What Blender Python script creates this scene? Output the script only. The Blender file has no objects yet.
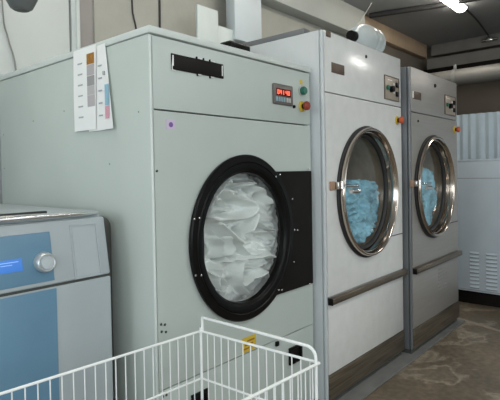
import bpy, bmesh, math, random
import numpy as np
from mathutils import Vector, Matrix, noise
random.seed(7)
PI = math.pi
SC = bpy.context.scene
COL = SC.collection

# ------------------------------------------------------------------ materials
def nodes_of(name):
    m = bpy.data.materials.new(name); m.use_nodes = True
    nt = m.node_tree; b = nt.nodes['Principled BSDF']
    return m, nt, b

def ramp(nt, stops):
    r = nt.nodes.new('ShaderNodeValToRGB')
    els = r.color_ramp.elements
    while len(els) < len(stops): els.new(0.5)
    for e, (p, c) in zip(els, stops):
        e.position = p; e.color = (c[0], c[1], c[2], 1)
    return r

def noise_node(nt, scale, detail=4, stretch=None, dist=0.0):
    tc = nt.nodes.new('ShaderNodeTexCoord')
    n = nt.nodes.new('ShaderNodeTexNoise')
    n.inputs['Scale'].default_value = scale; n.inputs['Detail'].default_value = detail
    n.inputs['Distortion'].default_value = dist
    if stretch:
        mp = nt.nodes.new('ShaderNodeMapping'); mp.inputs['Scale'].default_value = stretch
        nt.links.new(tc.outputs['Object'], mp.inputs['Vector']); nt.links.new(mp.outputs['Vector'], n.inputs['Vector'])
    else:
        nt.links.new(tc.outputs['Object'], n.inputs['Vector'])
    return n

def mat(name, col, rough=0.5, metal=0.0, var=0.05, scale=6.0, stretch=None, bump=0.0, bscale=60.0, spec=0.5, coat=0.0):
    m, nt, b = nodes_of(name)
    b.inputs['Roughness'].default_value = rough
    b.inputs['Metallic'].default_value = metal
    b.inputs['Specular IOR Level'].default_value = spec
    b.inputs['Coat Weight'].default_value = coat
    n = noise_node(nt, scale, 5, stretch)
    lo = [max(0, c * (1 - var)) for c in col]; hi = [min(1, c * (1 + var)) for c in col]
    r = ramp(nt, [(0.3, lo), (0.7, hi)])
    nt.links.new(n.outputs['Fac'], r.inputs['Fac']); nt.links.new(r.outputs['Color'], b.inputs['Base Color'])
    if bump > 0:
        n2 = noise_node(nt, bscale, 3, stretch)
        bp = nt.nodes.new('ShaderNodeBump'); bp.inputs['Strength'].default_value = bump; bp.inputs['Distance'].default_value = 0.01
        nt.links.new(n2.outputs['Fac'], bp.inputs['Height']); nt.links.new(bp.outputs['Normal'], b.inputs['Normal'])
    return m

def emit(name, col, strength):
    m, nt, b = nodes_of(name)
    b.inputs['Base Color'].default_value = (*col, 1)
    b.inputs['Emission Color'].default_value = (*col, 1)
    b.inputs['Emission Strength'].default_value = strength
    return m

def glass(name, tint=(1, 1, 1), ior=1.35, rough=0.03):
    m = bpy.data.materials.new(name); m.use_nodes = True
    nt = m.node_tree; nt.nodes.clear()
    out = nt.nodes.new('ShaderNodeOutputMaterial'); mix = nt.nodes.new('ShaderNodeMixShader')
    t = nt.nodes.new('ShaderNodeBsdfTransparent'); t.inputs['Color'].default_value = (*tint, 1)
    g = nt.nodes.new('ShaderNodeBsdfGlossy'); g.inputs['Roughness'].default_value = rough
    lw = nt.nodes.new('ShaderNodeLayerWeight')
    p = nt.nodes.new('ShaderNodeMath'); p.operation = 'POWER'; p.inputs[1].default_value = 4.0
    f = nt.nodes.new('ShaderNodeMath'); f.operation = 'MULTIPLY_ADD'; f.inputs[1].default_value = 0.7; f.inputs[2].default_value = (ior - 1) ** 2 / (ior + 1) ** 2 * 1.8
    nt.links.new(lw.outputs['Facing'], p.inputs[0]); nt.links.new(p.outputs['Value'], f.inputs[0])
    nt.links.new(f.outputs['Value'], mix.inputs['Fac']); nt.links.new(t.outputs['BSDF'], mix.inputs[1])
    nt.links.new(g.outputs['BSDF'], mix.inputs[2]); nt.links.new(mix.outputs['Shader'], out.inputs['Surface'])
    return m

M = {}
M['m1_paint'] = mat('grey green enamel', (0.455, 0.515, 0.485), 0.42, var=0.03, scale=3)
M['m1_trim'] = mat('pale grey enamel trim', (0.55, 0.60, 0.575), 0.4, var=0.03)
M['m2_paint'] = mat('white enamel', (0.64, 0.655, 0.64), 0.21, var=0.04, scale=14, bump=0.06, bscale=25, spec=.8)
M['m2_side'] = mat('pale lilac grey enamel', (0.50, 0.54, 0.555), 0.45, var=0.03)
M['steel_panel'] = mat('brushed steel sheet', (0.36, 0.35, 0.33), 0.42, 0.5, var=0.05, scale=4, stretch=(1, 1, 20))
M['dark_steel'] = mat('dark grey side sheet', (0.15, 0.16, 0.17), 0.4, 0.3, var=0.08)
M['rim_steel'] = mat('polished door steel', (0.52, 0.46, 0.40), 0.16, 1.0, var=0.06, scale=8)
M['bronze'] = mat('brown brushed steel', (0.15, 0.125, 0.092), 0.36, 0.6, var=0.45, scale=3, stretch=(1, 1, 30), bump=0.05)
M['black'] = mat('black plastic', (0.004, 0.004, 0.004), 0.34, var=0.2, spec=.16)
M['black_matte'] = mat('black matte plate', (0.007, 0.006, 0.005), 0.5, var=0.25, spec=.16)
M['rubber'] = mat('black rubber', (0.015, 0.015, 0.015), 0.6, var=0.2)
M['drum'] = mat('perforated drum steel', (0.36, 0.285, 0.21), 0.45, 0.2, var=0.15, scale=9, stretch=(3, 3, 0.4))
M['inside'] = mat('dark interior sheet', (0.12, 0.11, 0.10), 0.6)
M['glass'] = glass('door glass', (0.93, 0.95, 0.94), 1.28, 0.05)
M['seam'] = mat('dark panel gap', (0.05, 0.055, 0.05), 0.8)
M['steel'] = mat('bare steel', (0.62, 0.62, 0.60), 0.25, 1.0, var=0.06)
M['chrome'] = mat('chrome', (0.70, 0.71, 0.71), 0.22, 1.0, var=0.02)
M['yellow'] = mat('yellow plastic', (0.60, 0.43, 0.04), 0.5)
M['red'] = mat('red plastic', (0.25, 0.035, 0.018), 0.4)
M['orange_red'] = mat('orange red plastic', (0.50, 0.085, 0.025), 0.4)
M['green'] = mat('green plastic', (0.012, 0.13, 0.09), 0.35)
M['brown_plate'] = mat('brown label plate', (0.10, 0.07, 0.05), 0.4, 0.2, var=0.15)
M['latch_brown'] = mat('tan latch plate', (0.30, 0.19, 0.12), 0.5, var=0.15)
M['beige_panel'] = mat('brushed beige control plate', (0.36, 0.31, 0.25), 0.4, 0.3, var=0.12, scale=20)
M['display_bezel'] = mat('grey brown display foil', (0.12, 0.11, 0.10), 0.35)
M['display_window'] = mat('dark red display window', (0.07, 0.006, 0.004), 0.25)
M['digit'] = emit('red lit digits', (1.0, 0.13, 0.07), 1.7)
M['key_blue'] = mat('blue grey key', (0.22, 0.33, 0.37), 0.5)
M['key_grey'] = mat('pale grey key', (0.48, 0.47, 0.45), 0.5)
M['white_mark'] = mat('white line print', (0.75, 0.77, 0.74), 0.5)
M['purple'] = mat('purple print', (0.16, 0.08, 0.30), 0.5)
M['lilac'] = mat('lilac sticker', (0.55, 0.48, 0.60), 0.5)
M['washer_grey'] = mat('washer grey enamel', (0.37, 0.42, 0.44), 0.4, var=0.03)
M['washer_blue'] = mat('washer blue enamel', (0.12, 0.245, 0.355), 0.4, var=0.04)
M['shade_dark'] = mat('dark grey shade box', (0.07, 0.07, 0.065), 0.6, var=.15)
M['dial_grey'] = mat('silver grey dial', (0.46, 0.50, 0.51), 0.3, 0.5, var=.04)
M['dial_cap'] = mat('grey dial cap', (0.40, 0.45, 0.47), 0.45, 0.2, var=.04)
M['lcd'] = emit('blue lit screen', (0.045, 0.17, 0.52), 0.5)
M['lcd_text'] = emit('pale screen text', (0.3, 0.5, 0.9), 0.4)
M['paper'] = mat('white paper', (0.80, 0.82, 0.81), 0.8, var=0.02)
M['ink'] = mat('grey ink', (0.36, 0.38, 0.40), 0.8)
M['sw_orange'] = mat('orange brown swatch', (0.33, 0.15, 0.025), 0.8, var=0.25, scale=60)
M['sw_pinkgrey'] = mat('pinkish grey swatch', (0.42, 0.40, 0.41), 0.8)
M['sw_grey'] = mat('grey swatch', (0.30, 0.30, 0.30), 0.8)
M['sw_pale'] = mat('pale grey swatch', (0.42, 0.42, 0.42), 0.8)
M['sw_blue'] = mat('blue swatch', (0.25, 0.45, 0.56), 0.8)
M['sw_pink'] = mat('pink swatch', (0.62, 0.33, 0.40), 0.8)
M['wire'] = mat('white coated wire', (0.80, 0.83, 0.82), 0.35, var=0.02)
M['sheet'] = mat('white cotton', (0.80, 0.83, 0.82), 0.9, var=0.05, scale=7, bump=0.25, bscale=140, spec=0.2)
M['towel'] = mat('blue terry cloth', (0.26, 0.50, 0.62), 0.95, var=0.40, scale=11, bump=0.6, bscale=180, spec=0.1)
M['concrete_wall'] = mat('bare plaster', (0.37, 0.37, 0.33), 0.9, var=0.10, scale=2.2, bump=0.15, bscale=20)
M['white_panel'] = mat('white wall panel', (0.52, 0.565, 0.56), 0.6, var=0.03, scale=1.5)
M['ceiling'] = mat('grey painted ceiling', (0.34, 0.35, 0.355), 0.85, var=0.08, scale=1.2)
M['beam'] = mat('pale grey painted beam', (0.46, 0.48, 0.45), 0.8, var=0.06, scale=2)
M['tan'] = mat('tan board', (0.46, 0.345, 0.23), 0.75, var=0.12, scale=3)
M['grey_beam'] = mat('grey beam', (0.22, 0.21, 0.19), 0.8, var=0.1)
M['end_wall'] = mat('brown grey render', (0.16, 0.138, 0.112), 0.9, var=0.12, scale=2)
M['niche'] = mat('pinkish grey plaster', (0.34, 0.32, 0.31), 0.9, var=0.1, scale=3)
M['plain_wall'] = mat('off white wall', (0.55, 0.55, 0.52), 0.9, var=0.05, scale=2)
M['pipe'] = mat('grey foil pipe', (0.21, 0.205, 0.19), 0.5, 0.2, var=0.08)
M['duct'] = mat('galvanised duct', (0.47, 0.53, 0.56), 0.5, 0.1, var=0.04, scale=3)
M['light_patch'] = mat('pale light patch', (0.47, 0.53, 0.53), 0.5, var=0.03)
M['cable'] = mat('dark cable', (0.025, 0.025, 0.025), 0.6)
M['grey_cable'] = mat('grey cable', (0.22, 0.23, 0.22), 0.6)
M['string'] = mat('pale cord', (0.50, 0.48, 0.44), 0.8)
M['lamp_body'] = mat('white lamp housing', (0.7, 0.7, 0.7), 0.5)
M['tube_near'] = emit('lit lamp diffuser', (1.0, 0.97, 0.92), 44.0)
M['tube'] = emit('lit diffuser', (1.0, 0.93, 0.82), 22.0)
M['shade'] = mat('dark grey lamp shade', (0.09, 0.10, 0.10), 0.5)
M['cab'] = mat('blue white enamel', (0.52, 0.59, 0.64), 0.5, var=0.03)
M['corrugated'] = mat('corrugated plastic sheet', (0.42, 0.50, 0.55), 0.5, var=0.05)
M['pad'] = mat('grey concrete pad', (0.15, 0.15, 0.14), 0.85, var=0.15, scale=8)
M['clear'] = glass('clear plastic', (0.86, 0.91, 0.93), 1.5, 0.12)
def _cloud(m, amount):
    nt = m.node_tree; out = [n for n in nt.nodes if n.type == 'OUTPUT_MATERIAL'][0]; src = out.inputs['Surface'].links[0].from_socket
    d = nt.nodes.new('ShaderNodeBsdfTranslucent'); d.inputs['Color'].default_value = (.75, .84, .88, 1)
    d2 = nt.nodes.new('ShaderNodeBsdfDiffuse'); d2.inputs['Color'].default_value = (.75, .84, .88, 1)
    a = nt.nodes.new('ShaderNodeMixShader'); a.inputs['Fac'].default_value = .5
    nt.links.new(d.outputs['BSDF'], a.inputs[1]); nt.links.new(d2.outputs['BSDF'], a.inputs[2])
    x = nt.nodes.new('ShaderNodeMixShader'); x.inputs['Fac'].default_value = amount
    nt.links.new(src, x.inputs[1]); nt.links.new(a.outputs['Shader'], x.inputs[2]); nt.links.new(x.outputs['Shader'], out.inputs['Surface'])
_cloud(M['clear'], .32)
M['frame'] = mat('white added window frame', (0.7, 0.7, 0.7), 0.5)

def floor_mat():
    m, nt, b = nodes_of('stained brown concrete')
    n1 = noise_node(nt, 1.6, 8, None, 0.6); n2 = noise_node(nt, 2.9, 7, None, 0.7); n3 = noise_node(nt, 26, 5)
    r1 = ramp(nt, [(0.30, (0.115, 0.090, 0.060)), (0.55, (0.17, 0.133, 0.09)), (0.75, (0.22, 0.175, 0.12))])
    r2 = ramp(nt, [(0.55, (0, 0, 0)), (0.60, (0.62, 0.62, 0.62)), (0.64, (0.12, 0.12, 0.12))])
    mx = nt.nodes.new('ShaderNodeMix'); mx.data_type = 'RGBA'
    mx.inputs['B'].default_value = (0.42, 0.36, 0.275, 1)
    nt.links.new(n1.outputs['Fac'], r1.inputs['Fac']); nt.links.new(n2.outputs['Fac'], r2.inputs['Fac'])
    nt.links.new(r2.outputs['Color'], mx.inputs['Factor']); nt.links.new(r1.outputs['Color'], mx.inputs['A'])
    r3 = ramp(nt, [(0.35, (0.75, 0.75, 0.75)), (0.65, (1.15, 1.15, 1.15))])
    nt.links.new(n3.outputs['Fac'], r3.inputs['Fac'])
    mu = nt.nodes.new('ShaderNodeMix'); mu.data_type = 'RGBA'; mu.blend_type = 'MULTIPLY'; mu.inputs['Factor'].default_value = 1
    nt.links.new(mx.outputs['Result'], mu.inputs['A']); nt.links.new(r3.outputs['Color'], mu.inputs['B'])
    nt.links.new(mu.outputs['Result'], b.inputs['Base Color'])
    rr = ramp(nt, [(0.3, (0.32, 0.32, 0.32)), (0.7, (0.62, 0.62, 0.62))])
    nt.links.new(n1.outputs['Fac'], rr.inputs['Fac']); nt.links.new(rr.outputs['Color'], b.inputs['Roughness'])
    return m
M['floor'] = floor_mat()

# ------------------------------------------------------------------ mesh helpers
def add_box(bm, x0, x1, y0, y1, z0, z1, bev=0.0, seg=2):
    t = bmesh.new()
    bmesh.ops.create_cube(t, size=1)
    for v in t.verts:
        v.co = Vector(((x0 + x1) / 2 + v.co.x * (x1 - x0), (y0 + y1) / 2 + v.co.y * (y1 - y0), (z0 + z1) / 2 + v.co.z * (z1 - z0)))
    if bev > 0:
        bmesh.ops.bevel(t, geom=list(t.edges), offset=bev, segments=seg, profile=0.5, affect='EDGES')
    merge(bm, t)

def merge(bm, t):
    me = bpy.data.meshes.new('tmp'); t.to_mesh(me); t.free(); bm.from_mesh(me); bpy.data.meshes.remove(me)

def box(*a, **k):
    bm = bmesh.new(); add_box(bm, *a, **k); return bm

def add_tube(bm, pts, r, n=8, caps=True):
    pts = [Vector(p) for p in pts]
    rings = []
    up = None
    for i, p in enumerate(pts):
        if i == 0: d = pts[1] - pts[0]
        elif i == len(pts) - 1: d = pts[-1] - pts[-2]
        else: d = (pts[i + 1] - p).normalized() + (p - pts[i - 1]).normalized()
        d.normalize()
        if up is None:
            a = Vector((0, 0, 1)) if abs(d.z) < 0.9 else Vector((1, 0, 0))
            up = (a - d * a.dot(d)).normalized()
        else:
            up = (up - d * up.dot(d)).normalized()
        s = d.cross(up)
        rr = r[i] if isinstance(r, (list, tuple)) else r
        rings.append([bm.verts.new(p + (up * math.cos(2 * PI * k / n) + s * math.sin(2 * PI * k / n)) * rr) for k in range(n)])
    for a, b in zip(rings, rings[1:]):
        for k in range(n):
            f = bm.faces.new((a[k], a[(k + 1) % n], b[(k + 1) % n], b[k])); f.smooth = True
    if caps:
        bm.faces.new(list(reversed(rings[0]))); bm.faces.new(rings[-1])

def tube(pts, r, n=8):
    bm = bmesh.new(); add_tube(bm, pts, r, n); return bm

def add_lathe(bm, cx, cz, prof, axis='y', base=0.0, n=64, rfun=None, cy=0.0, closed=False, ex=1.0):
    """profile of (radius, offset): offset runs along the axis from base."""
    rings = []
    for pr_ in prof:
        r, o = pr_[0], pr_[1]; exx = pr_[2] if len(pr_) > 2 else ex
        ring = []
        if r < 1e-6:
            if axis == 'y': ring = [bm.verts.new((cx, base + o, cz))]
            elif axis == 'z': ring = [bm.verts.new((cx, cy, base + o))]
            else: ring = [bm.verts.new((base + o, cy, cz))]
        else:
            for k in range(n):
                a = 2 * PI * k / n
                rr = rfun(r, a) if rfun else r
                c, s = rr * math.cos(a) * exx, rr * math.sin(a)
                if axis == 'y': co = (cx + c, base + o, cz + s)
                elif axis == 'z': co = (cx + c, cy + s, base + o)
                else: co = (base + o, cy + c, cz + s)
                ring.append(bm.verts.new(co))
        rings.append(ring)
    pairs = list(zip(rings, rings[1:]))
    if closed: pairs.append((rings[-1], rings[0]))
    for a, b in pairs:
        for k in range(n):
            k2 = (k + 1) % n
            if len(a) == 1 and len(b) == 1: continue
            if len(a) == 1: f = bm.faces.new((a[0], b[k2], b[k]))
            elif len(b) == 1: f = bm.faces.new((a[k], a[k2], b[0]))
            else: f = bm.faces.new((a[k], a[k2], b[k2], b[k]))
            f.smooth = True

def lathe(*a, **k):
    bm = bmesh.new(); add_lathe(bm, *a, **k); return bm

def add_plate_hole(bm, x0, x1, z0, z1, cx, cz, r, y0, y1, n=72, ex=1.0):
    """flat panel in the x-z plane with one round hole."""
    angs = [2 * PI * k / n for k in range(n)]
    for (x, z) in ((x0, z0), (x1, z0), (x0, z1), (x1, z1)):
        angs.append(math.atan2(z - cz, x - cx) % (2 * PI))
    angs = sorted(set(round(a, 6) for a in angs))
    def outer(a):
        c, s = math.cos(a), math.sin(a); t = 1e9
        if c > 1e-9: t = min(t, (x1 - cx) / c)
        if c < -1e-9: t = min(t, (x0 - cx) / c)
        if s > 1e-9: t = min(t, (z1 - cz) / s)
        if s < -1e-9: t = min(t, (z0 - cz) / s)
        return cx + c * t, cz + s * t
    F = []
    for a in angs:
        ox, oz = outer(a); q = 1 / math.hypot(math.cos(a) / ex, math.sin(a)); ix, iz = cx + r * q * math.cos(a), cz + r * q * math.sin(a)
        F.append([bm.verts.new(p) for p in ((ox, y0, oz), (ix, y0, iz), (ix, y1, iz), (ox, y1, oz))])
    for i in range(len(F)):
        p, q = F[i], F[(i + 1) % len(F)]
        for k in range(4):
            k2 = (k + 1) % 4
            bm.faces.new((p[k], q[k], q[k2], p[k2]))

def finish(bm):
    bmesh.ops.recalc_face_normals(bm, faces=list(bm.faces))

def worldloc(o):
    v = Vector((0, 0, 0))
    while o: v += o.location; o = o.parent
    return v

def obj(name, bm, m, parent=None, label=None, smooth=False, recalc=True):
    if recalc: finish(bm)
    if parent is not None:
        off = worldloc(parent)
        for v in bm.verts: v.co -= off
    me = bpy.data.meshes.new(name)
    if smooth:
        for f in bm.faces: f.smooth = True
    bm.to_mesh(me); bm.free()
    me.set_sharp_from_angle(angle=math.radians(38))
    me.materials.append(M[m] if isinstance(m, str) else m)
    o = bpy.data.objects.new(name, me); COL.objects.link(o)
    if parent is not None: o.parent = parent
    if label: o['label'] = label
    return o

def obj_split(name, bm, m, parent, label=None):
    """every separate piece of the mesh becomes a part of its own"""
    finish(bm); bm.verts.ensure_lookup_table(); seen = set(); out = []
    for v in bm.verts:
        if v.index in seen: continue
        stack = [v]; isl = []; seen.add(v.index)
        while stack:
            a = stack.pop(); isl.append(a)
            for e_ in a.link_edges:
                b = e_.other_vert(a)
                if b.index not in seen: seen.add(b.index); stack.append(b)
        nb = bmesh.new(); mp = {a: nb.verts.new(a.co) for a in isl}
        fs = set(f for a in isl for f in a.link_faces)
        for f in fs: g = nb.faces.new([mp[q] for q in f.verts]); g.smooth = f.smooth
        out.append(obj(name, nb, m, parent, label, recalc=False))
    bm.free(); return out

def thing(name, label, cat, loc, group=None):
    o = bpy.data.objects.new(name, None); COL.objects.link(o)
    o.empty_display_size = 0.1
    o.location = loc; o['label'] = label; o['category'] = cat
    if group: o['group'] = group
    return o

def tag(o, label, cat, group=None, kind=None):
    o['label'] = label; o['category'] = cat
    if group: o['group'] = group
    if kind: o['kind'] = kind
    return o

def struct(name, bm, m, parent=None, label=None):
    o = obj(name, bm, m, parent)
    if parent is None:
        o['kind'] = 'structure'
        o['label'] = label; o['category'] = name.split('_')[0]
    return o

def seg7(bm, ch, x, z, w, h, y0, y1, t):
    S = {'0': 'abcdef', '1': 'bc', '4': 'fgbc'}[ch]
    m = z + h / 2
    R = {'a': (x, x + w, z + h - t, z + h), 'd': (x, x + w, z, z + t), 'g': (x, x + w, m - t / 2, m + t / 2),
         'f': (x, x + t, m, z + h), 'e': (x, x + t, z, m), 'b': (x + w - t, x + w, m, z + h), 'c': (x + w - t, x + w, z, m)}
    for s in S:
        a, b, c, d = R[s]; add_box(bm, a, b, y0, y1, c, d)

# ------------------------------------------------------------------ room shell
XL, XR, YF, YB, ZC = -2.3, 7.45, -2.9, 2.87, 3.1
struct('floor', box(XL - .1, XR + .1, YF - .1, YB + .1, -0.1, 0), 'floor', label='stained brown concrete floor of the laundry room')
struct('ceiling', box(XL - .1, XR + .1, YF - .1, YB + .1, ZC, ZC + .1), 'ceiling', label='grey painted ceiling')
struct('wall_back', box(XL - .1, XR + .1, YB, YB + .1, 0, ZC), 'concrete_wall', label='plastered wall behind the machines')
struct('wall_right', box(XR, XR + .1, YF, YB, 0, ZC), 'end_wall', label='dark brown grey end wall above the corrugated sheets')

def wall_with_added_windows(name, axis, pos, a0, a1, wins, m, label):
    """wall slab with rectangular openings; axis 'x': wall at x=pos running along y, 'y': at y=pos running along x"""
    bm = bmesh.new()
    def add(u0, u1, z0, z1):
        if axis == 'x': add_box(bm, pos - .1, pos, u0, u1, z0, z1)
        else: add_box(bm, u0, u1, pos - .1, pos, z0, z1)
    u = a0
    for (w0, w1, z0, z1) in wins:
        add(u, w0, 0, ZC); add(w0, w1, 0, z0); add(w0, w1, z1, ZC); u = w1
    add(u, a1, 0, ZC)
    struct(name, bm, m, label=label)

WL = [(-2.3, -0.5, 0.9, 2.6), (0.1, 1.9, 0.9, 2.6)]
WF = [(-1.6, 0.4, 1.0, 2.6), (1.2, 3.2, 1.0, 2.6)]
wall_with_added_windows('wall_left', 'x', XL, YF, YB, WL, 'plain_wall', 'off white wall with added windows to the left of the camera')
wall_with_added_windows('wall_front', 'y', YF, XL, XR, WF, 'plain_wall', 'off white wall with added windows behind the camera')
def window(n, axis, pos, w):  # unseen window with an area light, added to bring in daylight
    a0, a1, z0, z1 = w; bm = bmesh.new(); t = .06
    def add(u0, u1, q0, q1):
        if axis == 'x': add_box(bm, pos - .08, pos - .02, u0, u1, q0, q1, .004)
        else: add_box(bm, u0, u1, pos - .08, pos - .02, q0, q1, .004)
    add(a0, a0 + t, z0, z1); add(a1 - t, a1, z0, z1); add(a0 + t, a1 - t, z0, z0 + t); add(a0 + t, a1 - t, z1 - t, z1)
    mid = (a0 + a1) / 2; add(mid - t / 2, mid + t / 2, z0 + t, z1 - t)
    struct('added_window_%d' % n, bm, 'frame', label='unseen white framed window added for daylight')
    L = bpy.data.lights.new('added_window_light', 'AREA'); L.shape = 'RECTANGLE'
    L.size = (a1 - a0) - .1; L.size_y = (z1 - z0) - .1; L.color = (0.93, 0.98, 1.0)
    o = bpy.data.objects.new('added_window_light', L); COL.objects.link(o)
    if axis == 'x': o.location = (pos - .01, mid, (z0 + z1) / 2); o.rotation_euler = (PI / 2, 0, -PI / 2)
    else: o.location = (mid, pos - .01, (z0 + z1) / 2); o.rotation_euler = (-PI / 2, 0, PI)
    return L
for i, w in enumerate(WL):
    L = window(i + 1, 'x', XL, w); L.energy = 34
for i, w in enumerate(WF):
    L = window(i + 3, 'y', YF, w); L.energy = 30 if i == 0 else 18

# wall dressing behind the machines
struct('trim_1', box(XL, 1.56, 2.82, YB, 0, 2.95, .004), 'white_panel', label='white wall cladding behind the grey dryer')
bm = bmesh.new(); add_box(bm, 1.575, 1.60, 2.82, 2.87, 0, ZC); add_box(bm, 1.60, 1.625, 2.80, 2.87, 0, ZC, .01)
struct('trim_2', bm, 'white_panel', label='pale upright strip between wall cladding and plaster')
struct('trim_3', box(1.75, 5.2, 2.845, YB, 0, ZC), 'concrete_wall', label='plaster layer of the back wall')
struct('trim_10', box(5.2, XR, 2.845, YB, 0, ZC), 'end_wall', label='brown grey render on the right part of the back wall')
struct('trim_11', box(1.626, 1.749, 2.862, YB, 0, ZC), 'niche', label='pinkish grey recess beside the wall cladding')
bm = bmesh.new(); add_box(bm, 2.9, 5.2, 2.70, YB, 2.80, ZC, .008); struct('trim_4', bm, 'beam', label='pale grey beam under the ceiling along the back wall')
bm = bmesh.new(); add_box(bm, 5.2, XR - .2, 2.76, YB, 2.90, ZC, .006); struct('trim_5', bm, 'tan', label='tan board under the ceiling along the back wall')
struct('trim_6', box(XR - .14, XR, YF, 2.72, 2.94, ZC, .006), 'grey_beam', label='upper grey beam along the end wall')
struct('trim_7', box(XR - .32, XR, YF, 2.72, 2.70, 2.86, .006), 'grey_beam', label='lower grey beam along the end wall')
struct('trim_8', box(1.9, 4.12, 1.276, 2.6, 0, 0.012, .004), 'pad', label='grey concrete strip along the foot of the dryers')
bm = bmesh.new()
pts = [(4.15, 1.37), (4.08, 1.18), (4.0, 0.98), (3.9, 0.72), (3.8, 0.45)]
vs = [bm.verts.new((x, y, .002)) for x, y in pts] + [bm.verts.new((x + .045, y - .012, .002)) for x, y in reversed(pts)]
bm.faces.new(vs); r = bmesh.ops.extrude_face_region(bm, geom=list(bm.faces))
for v in [g for g in r['geom'] if isinstance(g, bmesh.types.BMVert)]: v.co.z = .004
M['pale_line'] = mat('pale joint filler', (0.30, 0.25, 0.20), 0.7, var=0.2, scale=12)
struct('trim_9', bm, 'pale_line', label='pale joint line across the floor in front of the white cabinet')

struct('trim_12', box(6.95, 7.12, YF, 2.70, 2.56, 2.675, .004), 'black_matte', label='dark board added for the shaded band under the end wall beams')  # added board, its black colour stands for the shade above the pipe
# ------------------------------------------------------------------ laundry helpers
def heap_mesh(cx, cz, R, yfront, depth, hfun, inside, N=150, edge=.05):
    """closed heap: a folded front facing -y, closed by a rounded back."""
    u = np.linspace(-R, R, N); U, V = np.meshgrid(u, u)
    H = hfun(U, V)
    ins = inside(U, V)
    bm = bmesh.new()
    F = {}; B = {}
    for j in range(N):
        for i in range(N):
            if not ins[j, i]: continue
            rr = min(1.0, math.hypot(U[j, i], V[j, i]) / R)
            F[j, i] = bm.verts.new((cx + U[j, i], yfront - H[j, i] + edge * rr ** 4, cz + V[j, i]))
    for j in range(N - 1):
        for i in range(N - 1):
            k = [(j, i), (j, i + 1), (j + 1, i + 1), (j + 1, i)]
            if all(q in F for q in k):
                f = bm.faces.new([F[q] for q in k]); f.smooth = True
    loose = [v for v in bm.verts if not v.link_faces]
    bmesh.ops.delete(bm, geom=loose, context='VERTS')
    edges = [e for e in bm.edges if e.is_boundary]
    for s, dy in ((0.96, depth * .5), (0.8, depth)):
        r = bmesh.ops.extrude_edge_only(bm, edges=edges)
        nv = [g for g in r['geom'] if isinstance(g, bmesh.types.BMVert)]
        for v in nv:
            v.co.x = cx + (v.co.x - cx) * s; v.co.z = cz + (v.co.z - cz) * s; v.co.y = yfront + dy
        edges = [g for g in r['geom'] if isinstance(g, bmesh.types.BMEdge) and g.is_boundary]
        for f in bm.faces: f.smooth = True
    try: bmesh.ops.holes_fill(bm, edges=edges, sides=0)
    except Exception: pass
    return bm

def seg_dist(U, V, pts):
    best = np.full(U.shape, 9.0)
    for (x0, z0), (x1, z1) in zip(pts, pts[1:]):
        dx, dz = x1 - x0, z1 - z0; L = dx * dx + dz * dz + 1e-12
        t = np.clip(((U - x0) * dx + (V - z0) * dz) / L, 0, 1)
        best = np.minimum(best, np.hypot(U - x0 - t * dx, V - z0 - t * dz))
    return best

def smooth_poly(pts, n=5):
    out = []
    P = [pts[0]] + list(pts) + [pts[-1]]
    for i in range(1, len(P) - 2):
        p0, p1, p2, p3 = P[i - 1], P[i], P[i + 1], P[i + 2]
        for k in range(n):
            t = k / n
            out.append(tuple(0.5 * (2 * p1[a] + (p2[a] - p0[a]) * t + (2 * p0[a] - 5 * p1[a] + 4 * p2[a] - p3[a]) * t * t + (3 * p1[a] - p0[a] - 3 * p2[a] + p3[a]) * t ** 3) for a in (0, 1)))
    out.append(tuple(pts[-1])); return out

def vnoise(U, V, s, seed, ridged=False):
    out = np.zeros(U.shape)
    for j in range(U.shape[0]):
        for i in range(U.shape[1]):
            n = noise.noise(Vector((U[j, i] * s + seed, V[j, i] * s - seed, seed * .37)))
            out[j, i] = (1 - abs(n) * 2) if ridged else n
    return out

# ------------------------------------------------------------------ small shared parts
def emergency_stop(parent, x, z, y, cap='red', square=False):
    e = obj('emergency_stop', lathe(x, z, [(0, 0), (.027, 0), (.027, -.005), (.024, -.008), (.0, -.008)], base=y, n=24), 'yellow', parent, 'yellow and red emergency stop button')
    obj('button_stem', lathe(x, z, [(.014, -.010), (.014, -.024), (0, -.024)], base=y, n=20), 'black', e)
    obj('button_cap', lathe(x, z, [(0, -.022), (.020, -.022), (.023, -.028), (.023, -.036), (.017, -.043), (0, -.045)], base=y, n=24), cap, e)

def screw(bm, x, z, y, r=.0045):
    add_lathe(bm, x, z, [(r, 0), (r, -.002), (r * .6, -.004), (0, -.004)], base=y, n=10)

# camera axes (columns right, down, forward), used to place measured points on planes
FW = np.array([[0.65618037, -0.02643381, 0.75414095], [-0.754392710, 0.000673107, 0.656423024], [-0.01785938, -0.99965034, -0.01949979]])
def on_plane(p, Y):
    d = np.array([(p[0] - 250) / 485., (p[1] - 181) / 485., 1.0]); r = FW @ d; r = r * (Y / r[1]); return (r[0], r[2] + 1.26)

# ------------------------------------------------------------------ grey dryer (nearest)
D1 = thing('tumble_dryer', 'grey-green tumble dryer with thick black door ring, nearest the camera, full of white sheets', 'dryer', (1.615, 1.43, 0))
x0, x1, yf, yb, H1 = 1.098, 2.130, 1.428, 2.74, 1.79
cx1, cz1, EX = 1.600, 0.970, .925
bm = bmesh.new()
t = .02
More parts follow.
